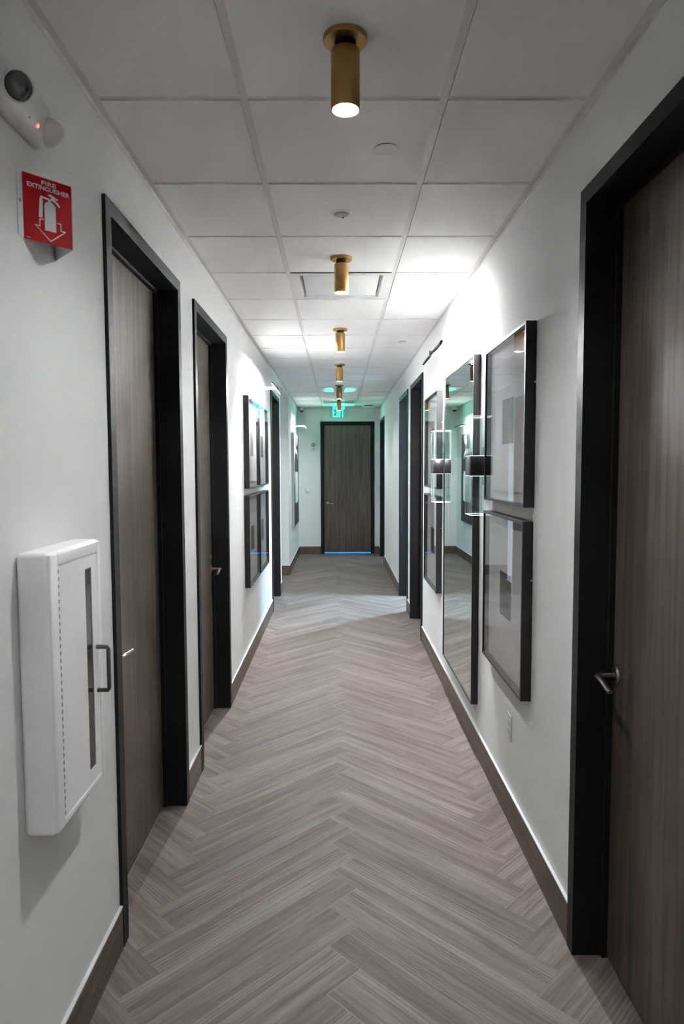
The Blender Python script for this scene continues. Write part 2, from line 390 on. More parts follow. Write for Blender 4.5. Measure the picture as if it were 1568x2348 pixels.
# ---- ceiling: lay-in tiles in a grid
ceil = MB().box(-3.2, 3.5, YB-TH, 14.5, 2.80, 2.9).build('ceiling', 'slab')
tag(ceil, 'suspended ceiling of off-white lay-in tiles in a grid', 'ceiling', kind='structure')
TW = 0.012; ZT = ZC+0.005
for x in (-TILE/2, TILE/2): MB().box(x-TW, x+TW, YB, YE, ZT, ZT+0.002).build('main_tee', 'tee', ceil)
MB().box(XL, XL+0.024, YB, YE, ZT, ZT+0.002).box(XL, XL+0.0015, YB, YE, ZT-0.022, ZT+0.002).build('wall_angle', 'tee', ceil)
MB().box(XR-0.024, XR, YB, YE, ZT, ZT+0.002).box(XR-0.0015, XR, YB, YE, ZT-0.022, ZT+0.002).build('wall_angle', 'tee', ceil)
MB().box(XL, XR, YE-0.024, YE, ZT, ZT+0.002).box(XL, XR, YE-0.0015, YE, ZT-0.022, ZT+0.002).build('wall_angle', 'tee', ceil)
bays = [(XL+0.024, -TILE/2-TW), (-TILE/2+TW, TILE/2-TW), (TILE/2+TW, XR-0.024)]
DIFF_K, GRILLE_K = 3, 15
tmesh = {}
for k in range(-10, 18):
    ya = Y0+k*TILE; yb = min(ya+TILE, YE-0.012)
    MB().box(XL+0.024, XR-0.024, ya-TW, ya+TW, ZT+0.0003, ZT+0.002).build('cross_tee', 'tee', ceil)
    for i, (xa, xb) in enumerate(bays):
        if i == 1 and k in (DIFF_K, GRILLE_K): continue
        L_ = yb-ya-2*TW; key = (i, round(L_, 4))
        if key not in tmesh:
            g = 0.001
            tmesh[key] = MB().box(-(xb-xa)/2+g, (xb-xa)/2-g, -L_/2+g, L_/2-g, 0, 0.012).mesh('ceiling_tile', M['tile'])
        o = bpy.data.objects.new('ceiling_tile', tmesh[key]); C.objects.link(o); o.parent = ceil
        o.location = ((xa+xb)/2, (ya+yb)/2, ZC)
MB().box(-3.0, XL-TH, ALC[0], ALC[1], ZC, ZC+0.012).build('passage_ceiling', 'tile', ceil)
MB().box(XR+TH, RX, 7.4, 12.6, ZC, ZC+0.012).build('room_ceiling', 'tile', ceil)

# ---- baseboards with a pale edge strip
BBH, BBT = 0.142, 0.0095
def baseboard(name, segs, side, label):
    for i, (a, b) in enumerate(segs):
        if side == 'y': x0, x1, y0, y1 = a, b, YE-BBT, YE
        elif side == 'yf': x0, x1, y0, y1 = a, b, ALC[1]-BBT, ALC[1]
        elif side < 0: x0, x1, y0, y1 = XL, XL+BBT, a, b
        else: x0, x1, y0, y1 = XR-BBT, XR, a, b
        o = MB().box(x0, x1, y0, y1, 0.0005, BBH).build(name, 'base')
        tag(o, label[i], 'baseboard', kind='structure')
        e = 0.0015
        MB().box(x0-(e if (side not in (-1, 'y', 'yf')) else 0), x1+(e if side == -1 else 0), y0-(e if side in ('y', 'yf') else 0), y1, BBH, BBH+0.006).build('edge_strip', 'cap', o)
baseboard('baseboard_left', [(YB, LD[0][0]), (LD[0][1], LD[1][0]), (LD[1][1], LD[2][0]), (LD[2][1], ALC[0]), (ALC[1]-BBT, YE-BBT)], -1,
          ['brown wood-look baseboard under the extinguisher cabinet', 'short brown baseboard between the two nearest left doors',
           'brown baseboard under the four framed prints on the left', 'tiny stub of brown baseboard before the left side passage',
           'brown baseboard under the dark canvas at the far left'])
baseboard('baseboard_right', [(YB, RD[0][0]), (RD[0][1], RD[1][0]), (RD[1][1], RD[2][0]), (RD[2][1], RD[3][0]), (RD[3][1], YE-BBT)], 1,
          ['brown baseboard on the right beside the viewpoint', 'long brown baseboard under the mirror and the right prints',
           'short brown baseboard between the two middle right doors', 'brown baseboard between the open right doors',
           'short brown baseboard in the far right corner'])
baseboard('baseboard_end', [(XL+BBT, EDX0), (EDX1, XR-BBT)], 'y', ['brown baseboard left of the end door', 'narrow brown baseboard right of the end door'])
baseboard('baseboard_passage', [(-3.0, XL)], 'yf', ['brown baseboard on the facing wall of the side passage'])

# ---- doors
def lever(parent, at, out, along, mat_, droop=0.020, length=0.115, proj=0.068):
    """at = point on leaf face; out, along = unit vectors"""
    P0 = Vector(at); O = Vector(out); A = Vector(along); Z = Vector((0, 0, 1))
    h = MB()
    ax = 'x' if abs(O.x) > 0.5 else 'y'; sg = O.x if ax == 'x' else O.y
    h.lathe([(0.026, 0), (0.027, 0.003*sg), (0.025, 0.008*sg), (0.018, 0.010*sg), (0.0085, 0.011*sg)], tuple(P0), ax, 28)
    pts = [P0+O*0.009, P0+O*(proj*0.6), P0+O*(proj*0.86)+A*0.003, P0+O*proj+A*0.012]
    rad = [0.0088, 0.0088, 0.0092, 0.0095]
    for t in (0.25, 0.42, 0.6, 0.8, 0.95, 1.0):
        pts.append(P0+O*(proj-0.006*math.sin(t*math.pi))+A*(0.012+length*t*0.9)+Z*(-droop*math.sin(min(1, t*1.15)*math.pi*0.62)**2))
        rad.append(0.0098-0.002*t if t < 1 else 0.005)
    h.tube(pts, rad, 14, 0.85)
    return h.build('lever_handle', mat_, parent)
def side_door(n, side, a, b, label, handle=None, hand_y=None, along=None, bolt=False, open_leaf=False, lev={}):
    """frame in a corridor wall; side -1 left, +1 right"""
    d = empty('door_%d' % n, ((XL if side < 0 else XR), (a+b)/2, 0)); tag(d, label, 'door', kind='structure')
    W0 = XL if side < 0 else XR; s = side
    def bx(mb, d0, d1, y0, y1, z0, z1):      # depth measured into the wall
        xa, xb = sorted((W0+s*d0, W0+s*d1)); return mb.box(xa, xb, y0, y1, z0, z1)
    PR, F = -0.012, 0.051
    inv = Matrix.Translation((-W0, -(a+b)/2, 0))
    def put(mb, name, mat_, par=d): return mb.tf(inv).build(name, mat_, par)
    # casing faces, jambs, returns: one profile per member
    for y0, y1, nm in ((a, a+F, 'frame_jamb'), (b-F, b, 'frame_jamb')):
        put(bx(bx(MB(), PR, 0, y0, y1, 0.001, DOOR_H), 0, TH+0.012, max(y0, a+RO+0.0005), min(y1, b-RO-0.0005), 0.001, DOOR_H-RO-0.0005), nm, 'black')
    put(bx(bx(MB(), PR, 0, a+F, b-F, DOOR_H-F, DOOR_H), 0, TH+0.012, a+F, b-F, DOOR_H-F, DOOR_H-RO-0.0005), 'frame_head', 'black')
    # stops
    put(bx(bx(bx(MB(), 0.082, 0.100, a+F, a+F+0.014, 0.001, DOOR_H-F), 0.082, 0.100, b-F-0.014, b-F, 0.001, DOOR_H-F), 0.082, 0.100, a+F+0.014, b-F-0.014, DOOR_H-F-0.014, DOOR_H-F), 'door_stop', 'black')
    if open_leaf:
        # leaf swung fully into the lit room, hinged at the far jamb
        lf = put(bx(MB(), TH+0.02, TH+0.02+0.90, b-F-0.05, b-F-0.006, 0.012, DOOR_H-F-0.004), 'door_leaf', 'door')
        return d
    lf = put(bx(MB(), 0.1005, 0.145, a+F+0.003, b-F-0.003, 0.006, DOOR_H-F-0.003), 'door_leaf', 'door')
    if handle:
        fx = s*0.1005
        lever(lf, (fx, hand_y-(a+b)/2, 0.965), (-s, 0, 0), (0, along, 0), handle, **lev)
        if bolt: MB().lathe([(0.016, 0), (0.016, -s*0.006), (0.011, -s*0.009)], (fx, hand_y-(a+b)/2, 1.045), 'x', 20).build('deadbolt', handle, lf)
    return d
side_door(1, -1, *LD[0], 'dark wood door in a black frame beside the extinguisher cabinet', 'bronze', 2.330, 1, lev=dict(proj=0.084, length=0.135, droop=0.008))
side_door(2, -1, *LD[1], 'second dark wood door on the left, with a deadbolt above its lever', 'bronze', 4.428, -1, bolt=True)
side_door(3, -1, *LD[2], 'black-framed door beyond the four prints on the left wall')
side_door(4, 1, *RD[0], 'large dark wood door at the right edge with a pewter lever', 'pewter', 2.105, -1)
side_door(5, 1, *RD[1], 'black-framed door just past the right wall prints', 'bronze', 6.36, 1)
side_door(6, 1, *RD[2], 'open black-framed doorway throwing a bluish patch of light on the floor', open_leaf=True)
side_door(7, 1, *RD[3], 'farthest right doorway by the end wall, standing open', open_leaf=True)
# the end door
d = empty('door_8', ((EDX0+EDX1)/2, YE, 0)); tag(d, 'plain dark door closing the far end of the corridor under the exit sign', 'door', kind='structure')
inv = Matrix.Translation((-(EDX0+EDX1)/2, -YE, 0)); F = 0.051
for x0, x1 in ((EDX0, EDX0+F), (EDX1-F, EDX1)):
    MB().box(x0, x1, YE-0.012, YE, 0.001, DOOR_H).box(max(x0, EDX0+RO+0.0005), min(x1, EDX1-RO-0.0005), YE, YE+TH, 0.001, DOOR_H-RO-0.0005).tf(inv).build('frame_jamb', 'black', d)
MB().box(EDX0+F, EDX1-F, YE-0.012, YE, DOOR_H-F, DOOR_H).box(EDX0+F, EDX1-F, YE, YE+TH, DOOR_H-F, DOOR_H-RO-0.0005).tf(inv).build('frame_head', 'black', d)
MB().box(EDX0+F, EDX0+F+0.016, YE+0.03, YE+0.05, 0.001, DOOR_H-F).box(EDX1-F-0.016, EDX1-F, YE+0.03, YE+0.05, 0.001, DOOR_H-F).box(EDX0+F+0.016, EDX1-F-0.016, YE+0.03, YE+0.05, DOOR_H-F-0.016, DOOR_H-F).tf(inv).build('door_stop', 'black', d)
lf = MB().box(EDX0+F+0.003, EDX1-F-0.003, YE+0.0505, YE+0.095, 0.026, DOOR_H-F-0.003).tf(inv).build('door_leaf', 'door', d)
lever(lf, (EDX0+F+0.075-(EDX0+EDX1)/2, 0.0505, 0.962), (0, -1, 0), (1, 0, 0), 'bronze', droop=0.008)

# ================================================================== CEILING FIXTURES
def downlight():
    r = empty('ceiling_downlight')
    MB().lathe([(0.057, 0), (0.057, -0.012), (0.0555, -0.0135)], n=48).build('mounting_plate', 'brass', r)
    MB().lathe([(0.0285, -0.0135), (0.0285, -0.034)], n=36).build('neck', 'neck', r)
    MB().lathe([(0.002, -0.034), (0.0365, -0.0345), (0.038, -0.036), (0.038, -0.184), (0.0365, -0.1845), (0.0352, -0.184), (0.0352, -0.180)], n=48, caps=False).build('cylinder', 'brass', r)
    MB().lathe([(0.0351, -0.1838), (0.0346, -0.1836), (0.0342, -0.154)], n=40, caps=False).build('inner_baffle', 'baffle', r)
    MB().add([(0.0338*math.cos(2*math.pi*i/20), 0.0338*math.sin(2*math.pi*i/20), -0.1600) for i in range(20)], [tuple(range(20))]).build('led_disc', 'led', r)
    return r
lamp = downlight()
LY = [1.834, 3.680, 5.528, 7.385, 9.240, 11.080, -0.02, -1.87]
LL = ['nearest and largest brass cylinder downlight', 'second brass cylinder downlight, hanging before the square air diffuser',
      'third brass cylinder downlight from the viewer, past the diffuser', 'fourth brass cylinder downlight from the viewer along the corridor',
      'fifth brass cylinder downlight, in front of the green ceiling glow', 'farthest brass cylinder downlight, in front of the exit sign letters',
      'brass cylinder downlight above the viewpoint', 'brass cylinder downlight behind the viewpoint']
for i, (y, lb) in enumerate(zip(LY, LL)):
    o = lamp if i == 0 else copy_tree(lamp)
    o.location = (0.0, y, ZC); tag(o, lb, 'downlight', 'brass downlights along the ceiling')
o = copy_tree(lamp); o.location = (-1.75, 9.53, ZC); tag(o, 'brass cylinder downlight out of sight in the side passage', 'downlight', 'brass downlights along the ceiling')

# square plaque air diffuser
ya = Y0+DIFF_K*TILE; cyd = ya+TILE/2
r = empty('air_diffuser', (0, cyd, ZC)); tag(r, 'white square air diffuser with a flat centre plaque in the ceiling', 'air diffuser')
h = TILE/2-TW-0.001
mb = MB()
rings = [(h, 0.0), (h-0.045, 0.0), (h-0.062, 0.030), (h-0.085, 0.052), (h-0.085, 0.054)]
vs_ = []
for a, z in rings: vs_ += [(-a, -a, z), (a, -a, z), (a, a, z), (-a, a, z)]
fs_ = [(k*4+i, k*4+(i+1) % 4, (k+1)*4+(i+1) % 4, (k+1)*4+i) for k in range(4) for i in range(4)]
mb.add(vs_, fs_).build('throat', 'white', r)
MB().box(-h+0.08, h-0.08, -h+0.08, h-0.08, 0.0535, 0.0545).build('back_pan', 'slab', r)
MB().rbox(-0.224, 0.224, -0.224, 0.224, 0.004, 0.010, 0.002, 2).build('plaque', 'white', r)
for sx in (-0.15, 0.15):
    for sy in (-0.15, 0.15): MB().lathe([(0.005, 0.010), (0.005, 0.0535)], (sx, sy, 0), 'z', 10).build('hanger', 'white', r)
# return-air grille
ya = Y0+GRILLE_K*TILE; r = empty('return_grille', (0, ya+TILE/2, ZC)); tag(r, 'grey return-air grille in the ceiling near the far end', 'air grille')
MB().box(-h, h, -h, -h+0.05, 0, 0.01).box(-h, h, h-0.05, h, 0, 0.01).box(-h, -h+0.03, -h+0.05, h-0.05, 0, 0.01).box(h-0.03, h, -h+0.05, h-0.05, 0, 0.01).build('grille_frame', 'white', r)
MB().box(-h+0.03, h-0.03, -h+0.05, h-0.05, 0.03, 0.032).build('duct_back', 'slab', r)
blade = None
for i in range(18):
    y = -h+0.064+i*(2*h-0.128)/17
    if blade is None:
        mb = MB().box(-h+0.03, h-0.03, -0.011, 0.011, -0.0008, 0.0008); mb.tf(Matrix.Translation((0, 0, 0.012)) @ Matrix.Rotation(math.radians(-38), 4, 'X'))
        blade = mb.build('louver_blade', 'lgrey', r); blade.location.y = y
    else:
        b = blade.copy(); C.objects.link(b); b.parent = r; b.location.y = y
# discs in the tiles
r = empty('sprinkler_cover', (0.150, 2.447, ZC)); tag(r, 'flat white concealed sprinkler cover in the tile by the nearest downlight', 'sprinkler cover')
MB().lathe([(0.0435, -0.004), (0.0435, -0.0052), (0.041, -0.006)], n=40).build('cover_plate', 'white', r)
MB().lathe([(0.038, 0.0), (0.038, -0.004)], n=32).build('rim_shadow_gap', 'darkplastic', r)
r = empty('ceiling_sensor', (-0.003, 3.047, ZC)); tag(r, 'round white ceiling sensor with a grey face', 'sensor')
MB().lathe([(0.046, 0.0), (0.045, -0.003), (0.040, -0.005), (0.034, -0.005)], n=40).build('trim_ring', 'white', r)
MB().lathe([(0.034, -0.004), (0.032, -0.008), (0.022, -0.011)], n=36).build('sensor_face', 'grey', r)
MB().lathe([(0.005, 0), (0.005, -0.0015)], (0.006, 0.024, -0.0108), n=12).build('sensor_eye', 'darkplastic', r)
r = empty('sprinkler_cover', (0.555, 6.098, ZC)); tag(r, 'small round sprinkler cover by the right wall beyond the mirror', 'sprinkler cover')
MB().lathe([(0.042, -0.004), (0.042, -0.0056), (0.038, -0.007)], n=36).build('cover_plate', 'white', r)
MB().lathe([(0.036, 0.0), (0.036, -0.004)], n=32).build('rim_shadow_gap', 'darkplastic', r)
r = empty('alarm_strobe', (0.53, 12.22, ZC)); tag(r, 'white flat alarm unit on the ceiling at the far right', 'alarm')
MB().rbox(-0.105, 0.105, -0.08, 0.08, -0.040, 0, 0.008).build('housing', 'white', r)
MB().lathe([(0.05, 0), (0.045, -0.012), (0.03, -0.018)], (0, 0, -0.040), n=28).build('dome', 'white', r)
MB().box(-0.08, 0.08, -0.0825, -0.0795, -0.012, -0.002).build('dark_gap_strip', 'darkplastic', r)  # dark strip standing in for the shaded gap of a displaced tile
# dome camera
r = empty('dome_camera', (-0.690, 12.58, ZC)); tag(r, 'small dome security camera in the far left ceiling corner', 'camera')
MB().lathe([(0.058, 0), (0.058, -0.035), (0.054, -0.048), (0.043, -0.053)], n=32).build('housing', 'white', r)
MB().lathe([(0.040, -0.053), (0.038, -0.066), (0.030, -0.080), (0.016, -0.089), (0.003, -0.091)], n=28).build('smoked_dome', 'lens', r)

# exit sign: edge-lit acrylic blade under a ceiling canopy
EX, EY = 0.0, 12.28
r = empty('exit_sign', (EX, EY, ZC)); tag(r, 'green edge-lit EXIT sign hanging from the ceiling before the end door', 'exit sign')
MB().rbox(-0.185, 0.185, -0.035, 0.035, -0.020, 0, 0.004, 2).build('canopy', 'nickel', r)
MB().box(-0.168, 0.168, -0.004, 0.004, -0.212, -0.020).build('acrylic_blade', 'acrylic', r)
def poly_obj(polys, name, mat_, par, y0, y1):
    mb = MB()
    for p in polys: mb.prism(p, 0, 1)
    mb.v = [(x, y0+(y1-y0)*z, y) for x, y, z in mb.v]
    return mb.build(name, mat_, par)
lw, lh, st, x0, zb = 0.047, 0.158, 0.0155, -0.110, -0.200
def rr(x, z, w_, h_): return [(x, z), (x+w_, z), (x+w_, z+h_), (x, z+h_)]
xs = [x0, x0+0.058, x0+0.058+0.062, x0+0.058+0.062+0.028]
letters = [
    [rr(xs[0], zb, st, lh), rr(xs[0]+st, zb, lw-st, st*1.3), rr(xs[0]+st, zb+lh/2-st*0.6, lw-st-0.006, st*1.2), rr(xs[0]+st, zb+lh-st*1.3, lw-st, st*1.3)],
    [[(xs[1], zb), (xs[1]+st*1.15, zb), (xs[1]+0.054, zb+lh), (xs[1]+0.054-st*1.15, zb+lh)], [(xs[1]+0.054-st*1.15, zb), (xs[1]+0.054, zb), (xs[1]+st*1.15, zb+lh), (xs[1], zb+lh)]],
    [rr(xs[2], zb, st*1.05, lh)],
    [rr(xs[3]+0.022, zb, st*1.1, lh), rr(xs[3], zb+lh-st*1.35, 0.061, st*1.35)]]
for i, lp in enumerate(letters): poly_obj(lp, 'letter', 'exit', r, -0.0058-0.0004*(i == 1), -0.0041)
MB().box(-0.110, 0.110, -0.006, 0.006, -0.026, -0.0205).build('led_strip', 'exit', r)
# the LED strip's spill: onto corridor, and the band thrown up on the tiles
def light(kind, name, loc, aim, energy, col, parent=None, **kw):
    l = bpy.data.lights.new(name, kind); l.energy = energy; l.color = col
    for k_, v_ in kw.items(): setattr(l, k_, v_)
    o = bpy.data.objects.new(name, l); C.objects.link(o)
    o.location = loc; o.rotation_euler = (Vector(aim)-Vector(loc)).to_track_quat('-Z', 'Y').to_euler()
    return o
light('AREA', 'exit_sign_light', (0, EY-0.03, 2.62), (0, 9.0, 2.45), 4.2, (0.02, 1.0, 0.62), shape='RECTANGLE', size=0.22, size_y=0.15)
leak = light('SPOT', 'exit_sign_leak', (0, EY-0.03, 2.58), (0, 9.83, 2.745), 3600.0, (0.0, 1.0, 0.70), spot_size=math.radians(13.0), spot_blend=0.8, shadow_soft_size=0.004)
leak.scale = (1.0, 0.09, 1.0)

# side-room ceiling panels and the blue light behind the end door
for pi_, (y, lb) in enumerate(((8.33, 'square ceiling light inside the nearer lit side room'), (11.95, 'square ceiling light inside the farther lit side room'))):
    r = empty('room_ceiling_light', (1.72, y, ZC)); tag(r, lb, 'ceiling light', 'lights in the side rooms')
    MB().box(-0.14, 0.14, -0.14, 0.14, -0.03, 0).build('housing', 'white', r)
    MB().box(-0.125, 0.125, -0.125, 0.125, -0.033, -0.0305).build('diffuser', 'panel%d' % pi_, r)
light('AREA', 'blue_light_beyond', (0.15, 13.55, 1.2), (0.10, 13.1, 0.0), BLUE_W, (0.02, 0.32, 1.0), shape='RECTANGLE', size=1.0, size_y=0.5)

# ================================================================== ON THE WALLS
# framed prints (built for the right wall facing -X; left wall ones are turned round)
def framed_print(dark):
    r = empty('framed_print')
    Wd, Ht, Dp, fc = 0.733, 0.737, 0.044, 0.0115
    a, b = Wd/2, Ht/2
    # local: +x away from the wall into the corridor is -X here, so build with wall at x=0, front at x=-Dp
    for y0, y1, z0, z1 in ((-a, -a+fc, -b, b), (a-fc, a, -b, b), (-a+fc, a-fc, -b, -b+fc), (-a+fc, a-fc, b-fc, b)):
        MB().box(-Dp, -0.001, y0, y1, z0, z1).build('moulding', 'pfblack', r)
    MB().box(-0.014, -0.010, -a+fc, a-fc, -b+fc, b-fc).build('mat_board', 'mat', r)
    rnd = random.Random(3 if dark else 5); pts = []
    p, q, n = 0.285, 0.315, 26
    edge = lambda t, s: s*(1+0.0) + 0.0016*rnd.uniform(-1, 1)
    for i in range(n): pts.append((-p+2*p*i/n, -q+0.0025*rnd.uniform(-1, 1)))
    for i in range(n): pts.append((p+0.0022*rnd.uniform(-1, 1), -q+2*q*i/n))
    for i in range(n): pts.append((p-2*p*i/n, q+0.0025*rnd.uniform(-1, 1)))
    for i in range(n): pts.append((-p+0.0022*rnd.uniform(-1, 1), q-2*q*i/n))
    mb = MB().prism(pts, -0.019, -0.0175); mb.v = [(z, x, y) for x, y, z in mb.v]; mb.build('deckled_paper', 'paper', r)
    MB().box(-0.0194, -0.019, -0.102, 0.102, -0.102, 0.102).build('print', 'print_dark' if dark else 'print_lines', r)
    MB().box(-0.040, -0.038, -a+fc, a-fc, -b+fc, b-fc).build('glass_pane', 'glass', r)
    MB().lathe([(0.004, 0), (0.004, 0.004)], (-0.006, -a-0.004, 0.13), 'y', 10).build('hanging_bracket', 'nickel', r)
    return r
pl, pd = framed_print(False), framed_print(True)
ZU, ZL = 1.833, 1.039
FR = [(0, XR, 3.056, ZU, False, 'upper near framed print on the right wall, of wavy fine lines'),
      (0, XR, 3.064, ZL, True, 'lower near framed print on the right wall, a dark speckled square'),
      (0, XR, 5.435, ZU, False, 'upper framed print beyond the mirror on the right wall'),
      (0, XR, 5.440, ZL, True, 'lower framed print beyond the mirror on the right wall'),
      (1, XL, 5.735, ZU, False, 'upper near one of the four framed prints on the left wall'),
      (1, XL, 6.495, ZU, True, 'upper far one of the four framed prints on the left wall'),
      (1, XL, 5.715, ZL, True, 'lower near one of the four framed prints on the left wall'),
      (1, XL, 6.475, ZL, False, 'lower far one of the four framed prints on the left wall')]
used = set()
for fl, x, y, z, dk, lb in FR:
    src = pd if dk else pl
    o = src if src not in used else copy_tree(src); used.add(src)
    o.location = (x, y, z); o.rotation_euler = (0, 0, math.pi if fl else 0)
    tag(o, lb, 'framed print', 'framed prints on the corridor walls')

# full-length mirror
r = empty('wall_mirror', (XR, 4.243, 1.267)); tag(r, 'tall mirror in a thin black frame on the right wall', 'mirror')
a, b, Dp, fc = 0.514, 0.977, 0.040, 0.007
for y0, y1, z0, z1 in ((-a, -a+fc, -b, b), (a-fc, a, -b, b), (-a+fc, a-fc, -b, -b+fc), (-a+fc, a-fc, b-fc, b)):
    MB().box(-Dp, -0.001, y0, y1, z0, z1).build('frame_rail', 'pfblack', r)
MB().box(-0.036, -0.030, -a+fc, a-fc, -b+fc, b-fc).build('mirror_glass', 'silver', r)

# sconces: black centre block between two crystal boxes
def sconce():
    r = empty('wall_sconce')
    w_, dp, t = 0.070, 0.097, 0.009
    MB().rbox(-dp, -0.001, -w_, w_, -0.051, 0.051, 0.0008, 1).build('centre_block', 'pfblack', r)
    MB().box(-0.012, -0.001, -0.045, 0.045, -0.10, 0.10).build('back_plate', 'pfblack', r)
    for z0, z1 in ((0.0515, 0.256), (-0.256, -0.0515)):
        g = MB()
        g.box(-dp, -dp+t, -w_, w_, z0, z1); g.box(-0.014-t, -0.014, -w_, w_, z0, z1)
        g.box(-dp+t, -0.014-t, -w_, -w_+t, z0, z1); g.box(-dp+t, -0.014-t, w_-t, w_, z0, z1)
        gl = g.build('crystal_box', 'crystal', r)
        for xx, yy in ((-dp-0.0004, -w_-0.0004), (-dp-0.0004, w_-0.0011), (-0.0155, -w_-0.0004), (-dp+t-0.0006, -w_+t-0.0006)):
            MB().box(xx, xx+0.0015, yy, yy+0.0015, z0, z1).build('edge_highlight', 'cedge', gl)  # thin pale strips stand in for highlights on the glass corners
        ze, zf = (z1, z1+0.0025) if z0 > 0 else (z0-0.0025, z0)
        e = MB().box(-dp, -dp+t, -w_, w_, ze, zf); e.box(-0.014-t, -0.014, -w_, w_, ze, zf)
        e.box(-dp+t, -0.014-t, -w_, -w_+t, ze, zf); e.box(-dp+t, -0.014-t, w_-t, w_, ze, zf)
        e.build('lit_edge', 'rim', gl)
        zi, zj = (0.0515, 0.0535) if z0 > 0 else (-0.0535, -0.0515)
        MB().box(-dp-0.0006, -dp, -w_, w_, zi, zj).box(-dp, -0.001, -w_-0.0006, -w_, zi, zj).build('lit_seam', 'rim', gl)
    return r
s1 = sconce()
for i, (y, lb) in enumerate(((3.575, 'near crystal wall sconce between the mirror and the near prints'), (4.910, 'far crystal wall sconce at the mirror\'s far edge'))):
    o = s1 if i == 0 else copy_tree(s1); o.location = (XR, y, 1.634); tag(o, lb, 'sconce', 'crystal sconces flanking the mirror')

# picture lights
def picture_light(name, x, y, z, sd, tilt, led, label):
    """sd: +1 mounted on the right wall (reaches to -X), -1 left; tilt = degrees the lamp face looks down"""
    r = empty(name, (x, y, z)); tag(r, label, 'picture light', 'picture lights above the art')
    s = -sd
    MB().rbox(*sorted((s*0.001, s*0.008)), -0.058, 0.058, -0.055, 0.055, 0.0015, 1).build('wall_plate', 'nickel', r)
    MB().rbox(*sorted((s*0.008, s*0.205)), -0.008, 0.008, -0.016, 0.012, 0.0015, 1).build('arm', 'nickel', r)
    bar = MB().box(-0.006, 0.006, -0.385, 0.385, -0.012, 0.012)
    m4 = Matrix.Translation((s*0.200, 0, -0.006)) @ Matrix.Rotation(math.radians(tilt)*(-s if s > 0 else 1)*(1 if s < 0 else 1), 4, 'Y')
    if s > 0: m4 = Matrix.Translation((s*0.200, 0, -0.006)) @ Matrix.Rotation(-math.radians(tilt), 4, 'Y')
    else: m4 = Matrix.Translation((s*0.200, 0, -0.006)) @ Matrix.Rotation(math.radians(tilt), 4, 'Y')
    b = bar.tf(m4).build('lamp_bar', 'pfblack', r)
    x0, x1 = sorted((-s*0.0052, -s*0.0062))
    MB().box(x0, x1, -0.37, 0.37, -0.008, 0.008).tf(m4).build('led_strip', 'piclamp%d' % led, b)
    MB().box(-0.010, 0.010, -0.012, 0.012, -0.016, 0.016).tf(Matrix.Translation((s*0.207, 0, -0.004))).build('knuckle', 'nickel', r)
picture_light('picture_light', XR, 4.245, 2.338, 1, 24, 0, 'nickel picture light reaching out above the tall mirror')
picture_light('picture_light', XL, 6.115, 2.345, -1, 42, 1, 'nickel picture light above the four prints on the left')
picture_light('picture_light', XL, 11.43, 2.335, -1, 42, 2, 'farthest picture light, above the dark canvas at the left end')

# dark canvas at the far left
r = empty('canvas_art', (XL, 11.43, 1.443)); tag(r, 'tall dark canvas with pale rounded shapes on the far left wall', 'artwork')
a, b, Dp = 0.572, 0.760, 0.046
MB().box(0.001, Dp, -a, a, -b, b).build('stretched_canvas', 'canvas_pale', r)
def on_canvas(poly, name, mat_, x0, x1):
    mb = MB().prism(poly, x0, x1); mb.v = [(z, x, y) for x, y, z in mb.v]; mb.build(name, mat_, r)
def rounded(cx, cy, w_, h_, rad, n=6):
    p = []
    for sx, sy, a0 in ((1, -1, -90), (1, 1, 0), (-1, 1, 90), (-1, -1, 180)):
        for i in range(n+1):
            t = math.radians(a0+90*i/n); p.append((cx+sx*(w_/2-rad)+rad*math.cos(t), cy+sy*(h_/2-rad)+rad*math.sin(t)))
    return p
on_canvas([(-a, -b), (a, -b), (a, b), (-0.10, b), (-0.16, 0.5), (-0.34, 0.44), (-0.40, 0.36), (-0.44, 0.2), (-0.36, 0.12), (-0.34, 0.02), (-0.46, -0.06), (-a, -0.12)], 'dark_field', 'canvas_dark', Dp, Dp+0.001)
on_canvas(rounded(0.03, -0.14, 0.72, 0.52, 0.10), 'pale_panel', 'canvas_white', Dp+0.001, Dp+0.002)
on_canvas(rounded(-0.05, 0.46, 0.34, 0.07, 0.034), 'pale_stroke', 'canvas_white', Dp+0.001, Dp+0.002)
on_canvas([(0.18, 0.49), (0.32, 0.42), (0.36, 0.34), (0.30, 0.34), (0.24, 0.40), (0.14, 0.44)], 'pale_stroke', 'canvas_white', Dp+0.001, Dp+0.002)
on_canvas([(0.10, 0.56), (0.28, 0.60), (0.34, b-0.02), (0.22, b-0.02), (0.06, 0.64)], 'pale_stroke', 'canvas_pale', Dp+0.001, Dp+0.002)

# outlet on the right wall
r = empty('wall_outlet', (XR, 3.024, 0.440)); tag(r, 'white duplex outlet low on the right wall under the near prints', 'outlet')
MB().rbox(-0.006, -0.0005, -0.036, 0.036, -0.058, 0.058, 0.002, 2).build('cover_plate', 'white', r)
for z in (-0.0195, 0.0195):
    q = MB().rbox(-0.008, -0.006, -0.0165, 0.0165, z-0.014, z+0.014, 0.0008, 1).build('receptacle', 'white', r)
    MB().box(-0.0084, -0.008, -0.008, -0.006, z-0.002, z+0.007).box(-0.0084, -0.008, 0.006, 0.008, z-0.002, z+0.006).build('slot', 'darkplastic', q)
MB().lathe([(0.003, -0.006), (0.003, -0.0072)], (0, 0, 0), 'x', 10).build('screw', 'nickel', r)

